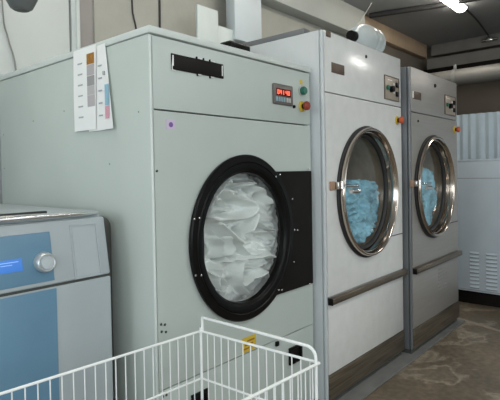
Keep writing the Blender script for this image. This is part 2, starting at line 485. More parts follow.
# side, back, bottom, top sheets
add_box(bm, x0, x0 + t, yf + .004, yb, .03, 1.768, .004)
add_box(bm, x1 - t, x1, yf + .004, yb, .03, 1.768, .004)
add_box(bm, x0 + t, x1 - t, yb - t, yb, .03, 1.768)
add_box(bm, x0 + t, x1 - t, yf + .03, yb - t, .03, .06)
obj('cabinet', bm, 'm1_paint', D1)
obj('top_cap', box(x0 - .004, x1 + .004, yf - .006, yb, 1.770, 1.797, .004), 'm1_trim', D1, 'pale folded top edge')
bm = bmesh.new(); add_box(bm, x0 + .001, x0 + .012, yf - .001, yf + .03, .03, 1.766, .006, 3)
obj('corner_trim', bm, 'm1_trim', D1, 'pale upright corner strip')
obj('header_panel', box(x0 + .0125, x1 - .002, yf, yf + .02, 1.497, 1.764, .002), 'm1_paint', D1)
bm = bmesh.new(); add_plate_hole(bm, x0 + .0125, x1 - .002, .455, 1.491, cx1, cz1, .342, yf, yf + .02, ex=EX)
obj('front_panel', bm, 'm1_paint', D1)
obj('lower_panel', box(x0 + .0125, x1 - .002, yf, yf + .02, .05, .450, .002), 'm1_paint', D1)
bm = bmesh.new(); add_box(bm, x0 + .03, x1 - .02, yf + .022, yf + .03, 1.48, 1.51); add_box(bm, x0 + .03, x1 - .02, yf + .022, yf + .03, .44, .47)
obj_split('seam_backing', bm, 'seam', D1)
obj('plinth', box(x0 + .02, x1 - .02, yf + .03, yb - .05, 0, .03), 'seam', D1)
bm = bmesh.new(); add_lathe(bm, cx1, cz1, [(.342, .0), (.376, .012), (.380, .62), (.0, .62)], base=yf + .02, n=64, ex=EX)
obj('drum', bm, 'inside', D1)
# door ring
def flat(r, a):     # the glazing opening has a flattened left side
    c = math.cos(a)
    return r
door = bmesh.new()
add_lathe(door, cx1, cz1, [(.356, -.001), (.364, -.006), (.365, -.018), (.360, -.023), (.334, -.025), (.330, -.022), (.326, -.025), (.302, -.024), (.296, -.020), (.291, -.012, .93), (.286, -.010, .95), (.283, .004, .96), (.283, .012, .96), (.34, .012)], base=yf, n=96, ex=EX)
DR = obj('door', door, 'black', D1, 'thick black door ring')
gl = bmesh.new(); add_lathe(gl, cx1, cz1, [(.286, .002, .96), (.15, .001), (0, .001)], base=yf, n=64, ex=EX)
obj('door_glass', gl, 'glass', DR)
bm = bmesh.new()
# straight filler on the left of the opening
zs = [(-.190 + .38 * k / 20) for k in range(21)]
fx = 1.338
A = []
for z in zs:
    xc = cx1 - math.sqrt(max(.284 ** 2 - z * z, 0)) * .955
    xr = max(fx if abs(z) < .125 else fx + (abs(z) - .125) * .9, xc + .0005)
    A.append([bm.verts.new(p) for p in ((xc - .006, yf - .018, cz1 + z), (xr, yf - .014, cz1 + z), (xr, yf, cz1 + z), (xc - .006, yf, cz1 + z))])
for p, q in zip(A, A[1:]):
    for k in range(4): bm.faces.new((p[k], p[(k + 1) % 4], q[(k + 1) % 4], q[k]))
obj('door_gasket', bm, 'black', DR)
bm = bmesh.new()
for p in ((194.5, 219), (199.5, 218), (196, 275.5), (201.5, 275.5), (276, 176.5), (280, 174.5), (279, 290), (282, 290)):
    q = on_plane(p, yf - .024); screw(bm, q[0], q[1], yf - .023, .005)
obj_split('door_screw', bm, 'steel', DR)
hp = bmesh.new()
# hinge plate: rectangle whose left side follows the ring
angs = [math.radians(a) for a in range(-57, 58, 3)]
L = [(cx1 + .345 * EX * math.cos(a), cz1 + .345 * math.sin(a)) for a in angs if True]
poly = [(2.112, .672)] + [(2.112, 1.258)] + [(L[-1][0], 1.258)] + [p for p in reversed(L) if .68 < p[1] < 1.25] + [(L[0][0], .672)]
fv = [hp.verts.new((x, yf - .014, z)) for x, z in poly]; f = hp.faces.new(fv)
r = bmesh.ops.extrude_face_region(hp, geom=[f])
for v in [g for g in r['geom'] if isinstance(g, bmesh.types.BMVert)]: v.co.y = yf - .001
HP = obj('hinge_plate', hp, 'black_matte', D1, 'black hinge plate beside the door')
bm = bmesh.new()
for p in ((292.5, 199), (294.5, 230), (297.5, 230), (294, 262), (308.5, 169.5), (310, 284)):
    q = on_plane(p, yf - .014); screw(bm, q[0], q[1], yf - .013, .005)
obj_split('hinge_screw', bm, 'steel', HP)
# name plate
NP = obj('name_plate', box(1.197, 1.478, yf - .006, yf, 1.652, 1.712, .002), 'black_matte', D1, 'blank black name plate with pale edges')
bm = bmesh.new(); add_tube(bm, [(1.215, yf - .007, 1.647), (1.200, yf - .007, 1.649), (1.197, yf - .007, 1.655), (1.202, yf - .007, 1.70)], .0022, 6)
add_box(bm, 1.466, 1.471, yf - .008, yf - .006, 1.662, 1.705); add_box(bm, 1.200, 1.205, yf - .008, yf - .006, 1.665, 1.705)
for xx in (1.33, 1.40): add_box(bm, xx, xx + .025, yf - .008, yf - .004, 1.713, 1.716); add_box(bm, xx, xx + .02, yf - .008, yf - .004, 1.648, 1.651)
obj_split('plate_edging', bm, 'white_mark', NP)
bm = bmesh.new()
for xx in (1.325, 1.362, 1.398): add_box(bm, xx, xx + .004, yf - .007, yf, 1.712, 1.720)
for xx in (1.328, 1.398): add_box(bm, xx, xx + .004, yf - .007, yf, 1.644, 1.653)
obj_split('plate_clip', bm, 'black', NP)
# display
DP = obj('control_display', box(1.812, 1.970, yf - .008, yf, 1.580, 1.678, .006), 'display_bezel', D1, 'grey brown control display with lit red digits')
obj('display_window', box(1.834, 1.948, yf - .010, yf - .007, 1.622, 1.656), 'display_window', DP)
bm = bmesh.new(); xx = 1.840
for ch in '041 40':
    if ch == ' ': xx += .010; continue
    seg7(bm, ch, xx, 1.629, .0130, .020, yf - .0115, yf - .0098, .0028); xx += .0185
obj('display_digits', bm, 'digit', DP, 'red lit digits 041 40')
bm = bmesh.new()
for k in range(4): add_box(bm, 1.828 + k * .020, 1.843 + k * .020, yf - .011, yf - .007, 1.594, 1.616, .001)
obj_split('display_key', bm, 'key_blue', DP, 'blue grey key')
bm = bmesh.new()
for k in range(2): add_box(bm, 1.912 + k * .020, 1.927 + k * .020, yf - .011, yf - .007, 1.594, 1.616, .001)
obj_split('display_key', bm, 'key_grey', DP, 'pale grey key')
ST = obj('start_button', lathe(2.052, 1.668, [(0, 0), (.027, 0), (.027, -.006), (.0, -.006)], base=yf, n=24), 'key_grey', D1, 'green start button')
obj('button_cap', lathe(2.052, 1.666, [(0, -.006), (.021, -.006), (.022, -.020), (.018, -.026), (0, -.027)], base=yf, n=24), 'green', ST)
obj('start_sticker', box(2.040, 2.062, yf - .002, yf, 1.700, 1.722, .001), 'yellow', D1)
emergency_stop(D1, 2.053, 1.588, yf, 'red')
obj('status_lamp', lathe(1.982, 1.580, [(0, 0), (.008, 0), (.008, -.008), (0, -.010)], base=yf, n=14), 'black', D1)
ss = obj('round_sticker', box(1.168, 1.212, yf - .0015, yf, 1.424, 1.462), 'lilac', D1, 'small lilac sticker with purple dot')
obj('sticker_print', lathe(1.190, 1.442, [(0, 0), (.010, 0), (.010, -.001), (0, -.001)], base=yf - .0015, n=16), 'purple', ss)
ys = obj('warning_sticker', box(1.566, 1.660, yf - .0015, yf, .458, .524), 'yellow', D1, 'yellow warning sticker')
bm = bmesh.new()
for (a, b, z) in ((1.60, 1.65, .502), (1.585, 1.64, .486), (1.575, 1.615, .470), (1.63, 1.655, .472)): add_box(bm, a, b, yf - .0022, yf - .0012, z, z + .007)
obj_split('sticker_print', bm, 'sw_orange', ys)
for (a, b) in ((1.262, 1.352), (1.905, 2.012)):
    bm = bmesh.new(); add_box(bm, a, b, yf - .012, yf, .372, .385, .003); add_box(bm, a, a + .018, yf - .012, yf, .305, .372, .003); add_box(bm, b - .018, b, yf - .012, yf, .305, .372, .003); add_box(bm, a, b, yf - .012, yf, .300, .313, .003); add_box(bm, a + .018, b - .018, yf - .003, yf, .313, .372)
    obj('panel_handle', bm, 'black', D1, 'black recessed panel handle')
obj('panel_latch', box(1.800, 1.822, yf - .012, yf, .425, .447, .003), 'black', D1, 'small black latch')
bm = bmesh.new()
for (sx, sz) in ((1.120, 1.268), (1.124, .70), (1.142, .695), (1.126, .672), (1.146, .666), (1.126, .43), (1.142, .43), (1.085 + .04, .40)): screw(bm, sx, sz, yf, .005)
obj_split('panel_screw', bm, 'seam', D1)
bm = bmesh.new()
for (yy, zz) in ((2.35, 1.525), (2.05, 1.545), (1.70, 1.30), (1.50, 1.49), (2.7, 1.48), (2.7, 1.30)):
    add_lathe(bm, 0, zz, [(.004, 0), (.0035, -.001), (0, -.002)], axis='x', base=x0, cy=yy, n=10)
obj_split('side_rivet', bm, 'grey_cable', D1)

# white sheets in the drum
def crop3(x, y): return (200 + x / 5.556, 170 + y / 5.556)
def crop4(x, y): return (200 + x / 5.556, 235 + y / 5.556)
ux, uz = cx1, cz1
def fold(pts, crop): return smooth_poly([(a - ux, b - uz) for a, b in (on_plane(crop(*p), 1.44) for p in pts)], 4)
FOLDS = [
 (crop3, [(190, 50), (165, 90), (120, 160), (92, 240), (130, 290), (180, 340), (235, 395)], .022, .030),
 (crop3, [(185, 115), (230, 150), (300, 170), (332, 205), (312, 248), (240, 270), (150, 275), (98, 262)], .022, .034),
 (crop3, [(112, 165), (150, 172), (198, 205), (185, 228), (125, 222)], .018, .026),
 (crop3, [(185, 55), (240, 72), (330, 75), (290, 98), (235, 120), (190, 112)], .016, .026),
 (crop3, [(335, 78), (385, 110), (425, 180)], .018, .022),
 (crop3, [(338, 255), (318, 320), (268, 385)], .020, .030),
 (crop3, [(140, 300), (200, 350), (245, 400)], .016, .024),
 (crop3, [(100, 280), (120, 340), (150, 395)], .014, .020),
 (crop3, [(345, 290), (390, 320), (440, 330)], .013, .020),
 (crop3, [(350, 350), (400, 345), (440, 380)], .013, .018),
 (crop4, [(130, 195), (160, 165), (220, 148), (290, 132), (400, 115), (440, 122)], .018, .026),
 (crop4, [(140, 200), (132, 260), (140, 335)], .020, .026),
 (crop4, [(285, 150), (268, 210), (272, 280), (300, 330)], .020, .024),
 (crop4, [(405, 210), (340, 250), (290, 285)], .015, .022),
 (crop4, [(420, 160), (360, 185), (300, 180)], .015, .016),
 (crop4, [(130, 20), (160, 70), (150, 125)], .014, .028),
 (crop4, [(200, 20), (218, 80), (190, 125)], .014, .028),
 (crop4, [(250, 0), (258, 55), (305, 105), (360, 95)], .016, .026),
 (crop4, [(30, 100), (60, 170), (125, 235)], .018, .018),
 (crop4, [(50, 230), (90, 290), (130, 320)], .016, .018),
 (crop4, [(30, 20), (75, 60), (100, 120)], .014, .018),
 (crop4, [(180, 250), (200, 290), (190, 330)], .012, .018),
]
PITS = [(crop3, (285, 118), .035, .05), (crop3, (240, 198), .022, .04), (crop3, (345, 100), .02, .05), (crop3, (285, 350), .020, .045), (crop3, (390, 155), .025, .03),
        (crop4, (175, 140), .018, .05), (crop4, (240, 130), .018, .035), (crop4, (235, 280), .018, .04), (crop4, (90, 150), .03, .02), (crop3, (60, 260), .02, .03), (crop4, (320, 110), .015, .03), (crop4, (330, 225), .018, .025)]
def sheets_h(U, V):
    w1 = vnoise(U, V, 9, 3.1); w2 = vnoise(U, V, 9, 8.7); w3 = vnoise(U, V, 26, 4.4)
    H = .022 * vnoise(U + .018 * w1, V + .018 * w2, 6, 1.3)
    D = np.full(U.shape, 9.0)
    for crop, pts, wd, amp in FOLDS:
        d = seg_dist(U + .007 * w1 + .003 * w3, V + .007 * w2, fold(pts, crop))
        D = np.minimum(D, d)
        k = wd * .62
        H = np.maximum(H, H * .55 + amp * 2.0 * (.75 * np.exp(-(d / k) ** 2) + .25 * np.exp(-d / (k * .8))))
    # fine pleats running along the large folds
    P_ = np.zeros(U.shape); Q_ = np.zeros(U.shape)
    for j in range(U.shape[0]):
        for i in range(U.shape[1]):
            P_[j, i] = 1 - 2 * abs(noise.noise(Vector((D[j, i] * 62, U[j, i] * 7 + 2, V[j, i] * 7))))
            Q_[j, i] = 1 - 2 * abs(noise.noise(Vector((D[j, i] * 30 + 7, U[j, i] * 10 + 5, V[j, i] * 10))))
    H = H + 0.0035 * P_ + .010 * Q_ + .004 * vnoise(U + .02 * w2, V, 30, 9.2, True)
    for crop, p, wd, amp in PITS:
        a, b = on_plane(crop(*p), 1.44)
        H = H - amp * 1.5 * np.exp(-(((U - a + ux) ** 2 + (V - b + uz) ** 2) / wd ** 2))
    H = 1.45 * H - .052 + .045 * np.clip(U / .3, 0, 1) + .012 * np.clip(-U / .3, 0, 1)
    return np.where(H > .055, .055 + (H - .055) * .15, np.maximum(H, -.15))
sh = heap_mesh(cx1 - .002, cz1, .372, yf + .074, .34, sheets_h, lambda U, V: (np.hypot(U / EX, V) < .368) & (V < .272 + .012 * np.sin(U * 20)), 220, .02)
tag(obj('bedsheets', sh, 'sheet', recalc=True), 'heap of crumpled white sheets behind the black ringed dryer door', 'laundry')

# ------------------------------------------------------------------ the two round-door dryers
def big_dryer(x0, x1, yf, yb, z0, H, front, side, label, dcx, dcz, DR_, hz, seamz, capcol, withcorner, EX=.92, gd=.034):
    D = thing('tumble_dryer', label, 'dryer', ((x0 + x1) / 2, yf, z0))
    t = .02
    bm = bmesh.new()
    add_box(bm, x0, x0 + t, yf + .022, yb, z0 + .03, H, .003)
    add_box(bm, x1 - t, x1, yf + .022, yb, z0 + .03, H, .003)
    add_box(bm, x0 + t, x1 - t, yb - t, yb, z0 + .03, H)
    add_box(bm, x0 + t, x1 - t, yf + .03, yb - t, z0 + .03, z0 + .06)
    add_box(bm, x0 + t, x1 - t, yf + .022, yb - t, H - .02, H)
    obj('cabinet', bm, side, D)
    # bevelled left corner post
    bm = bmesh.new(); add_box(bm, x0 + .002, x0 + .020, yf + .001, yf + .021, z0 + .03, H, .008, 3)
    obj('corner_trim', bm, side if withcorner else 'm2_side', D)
    xa, xb = x0 + .022, x1 - .001
    obj('header_panel', box(xa, xb, yf, yf + .02, seamz + .003, H, .002), front, D)
    bm = bmesh.new(); add_plate_hole(bm, xa, xb, .592, seamz - .003, dcx, dcz, .350, yf, yf + .02, ex=EX)
    FP = obj('front_panel', bm, front, D)
    obj('panel_gap', box(dcx + .30, xb, yf - .0008, yf + .001, .826, .832), 'seam', FP)
    obj('lower_panel', box(xa, xb, yf, yf + .02, .180, .586, .002), front, D)
    bm = bmesh.new(); add_box(bm, xa + .01, xb - .01, yf + .021, yf + .026, seamz - .02, seamz + .02); add_box(bm, xa + .01, xb - .01, yf + .021, yf + .026, .57, .61)
    obj_split('seam_backing', bm, 'seam', D)
    pr = bmesh.new(); add_box(pr, xa - .002, xb, yf - .006, yf + .02, z0 + .034, .177, .003)
    obj('kick_plate', pr, 'bronze', D, 'brown brushed metal kick plate')
    obj('plinth', box(x0 + .01, x1 - .01, yf + .012, yb - .05, z0, z0 + .03), 'seam', D)
    HB = obj('handle_bar', box(xa + .004, xb + .01, yf - .034, yf, .552, .592, .013, 4), 'bronze', D, 'brown brushed metal handle bar')
    obj('bar_end', box(xa - .006, xa + .004, yf - .030, yf, .552, .590, .003), 'black', HB)
    # drum
    obj('drum', lathe(dcx, dcz, [(.350, .0), (.366, .012), (.370, .60), (0, .60)], base=yf + .02, n=64, ex=EX), 'drum', D)
    # door
    R = DR_
    DRo = obj('door', lathe(dcx, dcz, [(R - .030, -.014), (R - .008, -.016), (R - .001, -.022), (R, -.032), (R - .004, -.041), (R - .011, -.044), (R - .018, -.041), (R - .023, -.032), (R - .028, .0), (R - .036, gd), (R - .030, gd + .004), (R - .026, .0)], base=yf, n=96, ex=EX, closed=True), 'rim_steel', D, 'round polished steel door')
    obj('door_seal', lathe(dcx, dcz, [(R - .026, -.001), (R + .009, -.001), (R + .011, -.010), (R - .002, -.016), (R - .028, -.014)], base=yf, n=96, ex=EX, closed=True), 'rubber', DRo)
    obj('glass_gasket', lathe(dcx, dcz, [(R - .0345, gd - .008), (R - .038, gd - .016), (R - .048, gd - .012), (R - .053, gd - .004), (R - .053, gd + .006), (R - .034, gd + .006)], base=yf, n=80, ex=EX), 'rubber', DRo)
    obj('door_glass', lathe(dcx, dcz, [(R - .051, gd), (.15, gd - .006), (0, gd - .008)], base=yf, n=64, ex=EX), 'glass', DRo)
    # latch on the left of the door
    lx = dcx - R * EX - .004
    LT = obj('door_latch', box(lx - .028, lx + .012, yf - .030, yf, hz - .020, hz + .020, .004), 'steel', D, 'steel door latch')
    obj('latch_plate', box(lx - .075, lx - .030, yf - .010, yf, hz - .024, hz + .024, .003), 'latch_brown', LT, 'brown latch plate')
    bm = bmesh.new(); add_tube(bm, [(lx - .02, yf - .045, hz - .016), (lx - .02, yf - .045, hz + .024)], .011, 12); add_tube(bm, [(lx - .01, yf - .055, hz), (lx + .05, yf - .075, hz - .004), (lx + .10, yf - .075, hz - .004)], .007, 10)
    add_tube(bm, [(lx + .03, yf - .07, hz - .03), (lx + .10, yf - .075, hz - .032)], .013, 12)
    obj_split('latch_lever', bm, 'chrome', LT)
    # panels
    return D

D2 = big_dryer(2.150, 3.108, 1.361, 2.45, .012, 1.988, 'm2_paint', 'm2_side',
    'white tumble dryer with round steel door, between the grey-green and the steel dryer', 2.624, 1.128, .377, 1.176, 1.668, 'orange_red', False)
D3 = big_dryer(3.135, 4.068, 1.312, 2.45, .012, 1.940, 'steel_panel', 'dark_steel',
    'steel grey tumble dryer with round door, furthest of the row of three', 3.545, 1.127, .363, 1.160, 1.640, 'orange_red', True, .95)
def controls(D, yf, lab, pan, stop):
    a, b, c, d = lab
    lp = obj('label_plate', box(a, b, yf - .004, yf, c, d, .001), 'brown_plate', D, 'small blank brown label plate')
    a, b, c, d = pan
    P = obj('control_panel', box(a, b, yf - .005, yf, c, d, .002), 'beige_panel', D, 'beige control plate with knobs and switches')
    w, h = b - a, d - c
    obj('green_button', lathe(a + w * .16, c + h * .50, [(0, 0), (.015, 0), (.015, -.012), (0, -.014)], base=yf - .005, n=18), 'green', P)
    obj('selector_knob', lathe(a + w * .42, c + h * .46, [(0, 0), (.021, 0), (.019, -.022), (0, -.024)], base=yf - .005, n=18), 'black', P)
    bm = bmesh.new()
    for zz in (.66, .25): add_box(bm, a + w * .76, a + w * .95, yf - .014, yf - .005, c + h * (zz - .07), c + h * (zz + .16), .003)
    obj_split('rocker_switch', bm, 'black', P)
    bm = bmesh.new()
    for zz in (.66, .30): add_box(bm, a + w * .62, a + w * .68, yf - .007, yf - .005, c + h * zz, c + h * (zz + .10))
    add_box(bm, a + w * .2, a + w * .5, yf - .006, yf - .005, c + h * .84, c + h * .87)
    obj_split('panel_mark', bm, 'white_mark', P)
    fr = bmesh.new()
    for q in ((a - .004, a, c - .004, d + .004), (b, b + .004, c - .004, d + .004), (a, b, d, d + .004), (a, b, c - .004, c)): add_box(fr, q[0], q[1], yf - .007, yf, q[2], q[3])
    obj('panel_frame', fr, 'brown_plate', P)
    emergency_stop(D, stop[0], stop[1], yf, 'orange_red')
controls(D2, 1.361, (2.236, 2.366, 1.778, 1.832), (2.862, 3.062, 1.704, 1.848), (3.040, 1.578))
controls(D3, 1.312, (3.190, 3.322, 1.730, 1.782), (3.790, 4.018, 1.676, 1.818), (4.005, 1.565))
obj('corner_plug', box(2.185, 2.225, 1.353, 1.361, 1.958, 1.986, .002), 'brown_plate', D2)
bm = bmesh.new(); add_box(bm, 3.180, 3.190, 1.306, 1.3115, 1.735, 1.780); obj('plate_edge', bm, 'white_mark', D3)
bm = bmesh.new(); add_lathe(bm, 2.625, 1.925, [(.010, 0), (.010, -.004), (0, -.005)], base=1.361, n=14); obj_split('key_lock', bm, 'black', D2)
bm = bmesh.new(); add_lathe(bm, 3.59, 1.865, [(.015, 0), (.013, -.008), (0, -.010)], base=1.312, n=14); add_lathe(bm, 3.27, 1.585, [(.009, 0), (.009, -.004), (0, -.005)], base=1.312, n=14); obj_split('key_lock', bm, 'black', D3)
bm = bmesh.new()
for k in range(7): add_box(bm, 3.62, 3.80, 1.307, 1.3125, .345 + k * .026, .352 + k * .026, .002)
obj('vent_louvres', bm, 'steel_panel', D3)
obj('side_edge_band', box(2.1505, 2.21, 1.475, 2.45, 1.988, 2.018, .003), 'dark_steel', D2, 'dark grey strip along the top edge')

# blue towels
def towel_h(seed, amp=1.0):
    def h(U, V):
        w = vnoise(U, V, 8, seed); a = vnoise(U + .03 * w, V, 10, seed + 2); b = vnoise(U, V + .02 * w, 22, seed + 4, True); c = vnoise(U, V, 60, seed + 6); d = vnoise(U, V, 34, seed + 7, True)
        return np.clip(amp * (.045 * a + .026 * b + .008 * c + .012 * d), -.06, .055)
    return h
def in2(U, V): return (np.hypot(U / .92, V) < .318) & (V < .060 + .012 * np.sin(U * 11 + 1) - np.maximum(U - .22, 0) * 1.4)
t2 = heap_mesh(2.632 + .035, 1.128, .32, 1.361 + .106, .34, towel_h(2.2), in2, 130, .015)
tag(obj('towel_pile', t2, 'towel'), 'fluffy light blue towels lying in the drum of the white dryer', 'laundry')
def in3(U, V): return (np.hypot(U / .95, V) < .30) & (V < .13 - .02 * np.sin(U * 14) - np.maximum(U - .15, 0) * 3.0)
t3 = heap_mesh(3.545 + .05, 1.127, .31, 1.312 + .088, .34, towel_h(6.4, .6), in3, 110, .01)
tag(obj('towel_pile', t3, 'towel'), 'light blue towel hanging to the left in the drum of the steel grey dryer', 'laundry')

# ------------------------------------------------------------------ paper charts on the side of the grey dryer
def sheet(name, label, y0, y1, z0t, z1b, xs, group):
    """paper hanging on the dryer side: y0 left edge in view (far), y1 right edge; x curls by xs(t, s)"""
    bm = bmesh.new(); n, m = 8, 10; G = []
    for j in range(m + 1):
        row = []
        for i in range(n + 1):
            t, s = i / n, j / m
            y = y0[0] + (y0[1] - y0[0]) * s; yy = y1[0] + (y1[1] - y1[0]) * s
            row.append(bm.verts.new((xs(t, s), y + (yy - y) * t, z0t + (z1b - z0t) * s)))
        G.append(row)
    for j in range(m):
        for i in range(n):
            f = bm.faces.new((G[j][i], G[j][i + 1], G[j + 1][i + 1], G[j + 1][i])); f.smooth = True
    r = bmesh.ops.extrude_face_region(bm, geom=list(bm.faces))
    for v in [g for g in r['geom'] if isinstance(g, bmesh.types.BMVert)]: v.co.x += .0006
    o = obj(name, bm, 'paper'); tag(o, label, 'paper chart', group); return o
def patch(parent, m, name, xs, ya, yb, za, zb):
    """flat printed field on the paper, ya..yb (far to near), za top .. zb bottom"""
    bm = bmesh.new(); add_box(bm, xs - .0012, xs - .0004, min(ya, yb), max(ya, yb), min(za, zb), max(za, zb)); return obj(name, bm, m, parent)
PA = sheet('paper_chart', 'white paper chart with orange and grey swatches hanging on the grey dryer side', (1.940, 1.945), (1.763, 1.776), 1.788, 1.445, lambda t, s: 1.088 - .002 * math.sin(s * 3), 'paper charts on the dryer side')
PB = sheet('paper_chart', 'white paper chart with blue and pink swatches, half hidden behind the other sheet', (1.840, 1.840), (1.702, 1.640), 1.782, 1.438, lambda t, s: 1.0936 - .012 * t * t * (0.2 + s), 'paper charts on the dryer side')
for m_, za, zb in (('sw_orange', 1.758, 1.714), ('sw_pinkgrey', 1.712, 1.668), ('sw_grey', 1.666, 1.625), ('sw_pale', 1.624, 1.588), ('sw_pinkgrey', 1.587, 1.540)):
    patch(PA, m_, 'swatch', 1.0866, 1.832, 1.776, za, zb)
for zz in (1.73, 1.685, 1.64, 1.595, 1.55, 1.505):
    patch(PA, 'ink', 'print_line', 1.0868, 1.905, 1.868, zz, zz - .006)
for m_, za, zb in (('sw_blue', 1.615, 1.532), ('sw_pink', 1.530, 1.480)):
    patch(PB, m_, 'swatch', 1.0815, 1.695, 1.668, za, zb)
for zz in (1.70, 1.65, 1.60, 1.55, 1.50): patch(PB, 'ink', 'print_line', 1.0888, 1.752, 1.725, zz, zz - .006)
obj('clip', box(1.080, 1.092, 1.700, 1.709, 1.655, 1.670, .001), 'ink', PB)

# ------------------------------------------------------------------ washing machine
W = thing('washing_machine', 'grey and blue washing machine with round dial, left of the grey dryer', 'washing machine', (.585, 1.55, 0))
wx0, wx1, wy, wb = .185, 1.000, 1.55, 2.45
bm = bmesh.new(); add_box(bm, wx0, wx1, wy + .052, wb, .05, 1.116, .022, 4); obj('body', bm, 'washer_grey', W)
obj('side_plate', box(wx0 + .02, wx1 - .006, wy + .025, wy + .10, .06, .90, .006), 'washer_grey', W)
obj('shade_box', box(.50, 1.088, wy + .105, wb - .1, .05, 1.098, .045, 5), 'shade_dark', W, 'dark box added for the shaded gap beside the grey dryer')  # made-up box, its dark colour stands for shade between washer and dryer
obj('base', box(wx0 + .03, wx1 - .03, wy + .05, wb - .04, 0, .055), 'seam', W)
CP = obj('control_panel', box(wx0 + .006, wx1 - .004, wy, wy + .03, .896, 1.108, .008, 3), 'washer_grey', W)
obj('blue_panel', box(wx0 + .03, .783, wy - .003, wy + .002, .911, 1.074, .002), 'washer_blue', CP, 'blue control field')
lc = obj('screen', box(.50, .682, wy - .005, wy - .002, .960, 1.000, .001), 'lcd', CP, 'lit blue screen')
bm = bmesh.new(); add_box(bm, .61, .670, wy - .0056, wy - .0046, .990, .992); add_box(bm, .615, .65, wy - .0056, wy - .0046, .982, .984); obj_split('screen_text', bm, 'lcd_text', lc)
KN = obj('dial', lathe(.752, .977, [(0, 0), (.034, 0), (.034, -.008), (.031, -.022), (.027, -.026), (.0235, -.024), (0, -.024)], base=wy - .003, n=40), 'dial_grey', CP, 'round silver grey dial')
obj('dial_cap', lathe(.752, .977, [(0, -.022), (.0215, -.022), (.0205, -.029), (.0, -.030)], base=wy - .003, n=32), 'dial_cap', KN)
sp = bmesh.new()
for q in ((.855, .958, 1.084, 1.088), (.855, .958, .900, .904), (.855, .859, .904, 1.084), (.954, .958, .904, 1.084)): add_box(sp, q[0], q[1], wy - .003, wy + .002, q[2], q[3])
add_box(sp, .863, .950, wy - .0012, wy + .002, .908, 1.080)
SD = obj('soap_drawer', sp, 'washer_grey', CP)
FPn = obj('front_panel', box(wx0 + .006, wx1 - .004, wy, wy + .03, .06, .888, .006, 3), 'washer_grey', W)
obj('door_panel', box(wx0 + .03, .787, wy - .004, wy + .002, .12, .884, .003), 'washer_blue', FPn, 'blue lower field')
obj('panel_gap', box(wx0 + .01, wx1 - .008, wy + .006, wy + .03, .886, .898), 'seam', W)
bm = bmesh.new(); add_tube(bm, [(wx0 + .01, wy + .030, 1.124), (.70, wy + .030, 1.123), (.88, wy + .036, 1.120), (.985, wy + .052, 1.116)], [.012, .012, .009, .004], 12)
obj('top_rim', bm, 'chrome', W, 'chrome strip along the top edge')
obj('top_plate', box(wx0 + .012, wx1 - .02, wy + .050, wb - .01, 1.114, 1.126, .005), 'washer_grey', W)
obj('lid_seal', box(wx0 + .04, .80, wy + .075, wy + .095, 1.127, 1.137, .003), 'rubber', W)

# the control panel leans back: tilt its pieces about the lower edge
def lean(o):
    off = worldloc(o)
    for v in o.data.vertices:
        p = v.co + off
        dy = max(0.0, (p.z - .896) / .21 * .036); f = (wy + dy) / wy
        p.y += dy; p.z = 1.26 + (p.z - 1.26) * f
        v.co = p - off
    for c in o.children: lean(c)
lean(CP)
# ------------------------------------------------------------------ wire basket trolley
C0 = Vector((1.164, 1.256, 0)); C1 = Vector((1.182, .774, 0))
d0 = Vector((-.9975, .071, 0)); d1 = Vector((-.9985, .055, 0)); LEN = 1.0
C3 = C0 + d0 * LEN; C2 = C1 + d1 * LEN
ctr = (C0 + C1 + C2 + C3) / 4
B = thing('wire_basket', 'white wire laundry basket trolley standing in front of the grey dryer', 'basket', (ctr.x, ctr.y, 0))
zt, zm, zb = .700, .532, .28
def P(c, z): return (c.x, c.y, z)
bm = bmesh.new()
for z, r in ((zt, .0042), (zm, .0036), (zb, .0036)):
    for a, b in ((C0, C1), (C1, C2), (C2, C3), (C3, C0)): add_tube(bm, [P(a, z), P(b, z)], r, 8)
obj('rim', bm, 'wire', B)
for c in (C0, C2, C3):
    bm = tube([P(c, .08), P(c, zt + (.012 if c in (C0,) else .004))], .0050, 10); obj('corner_post', bm, 'wire', B)
def side(a, b, n):
    bm = bmesh.new()
    for k in range(1, n):
        p = a + (b - a) * (k / n); add_tube(bm, [P(p, zb), P(p, zt)], .0020, 6)
    obj('wire_side', bm, 'wire', B)
side(C0, C1, 15); side(C0, C3, 30); side(C1, C2, 30); side(C3, C2, 15)
bm = bmesh.new()
for k in range(1, 30):
    add_tube(bm, [P(C0 + (C3 - C0) * (k / 30), zb), P(C1 + (C2 - C1) * (k / 30), zb)], .0023, 6)
for k in range(1, 6): add_tube(bm, [P(C0 + (C1 - C0) * (k / 6), zb), P(C3 + (C2 - C3) * (k / 6), zb)], .0028, 6)
obj('wire_floor', bm, 'wire', B)
h0, h1 = C0 + Vector((.008, 0, 0)), C1 + Vector((-.012, .004, 0))
e = (h1 - h0).normalized()
pts = [P(h0, .70), P(h0, .742)]
pts += [P(h0, .745), P(h0 + e * .004, .7465)]
L_ = (h1 - h0).length
pts += [P(h0 + e * (L_ - .03), .746)]
for k in range(1, 6):
    a = k / 5 * PI / 2
    pts.append(P(h0 + e * (L_ - .03 + .03 * math.sin(a)), .716 + .03 * math.cos(a)))
pts.append(P(h1, .60)); pts.append(P(h1, .10))
obj('handle', tube(pts, .0050, 10), 'wire', B, 'raised white end handle')
bm = bmesh.new()
for a, b in ((C0, C1), (C1, C2), (C2, C3), (C3, C0)): add_tube(bm, [P(a, .10), P(b, .10)], .008, 8)
obj('base_frame', bm, 'wire', B)
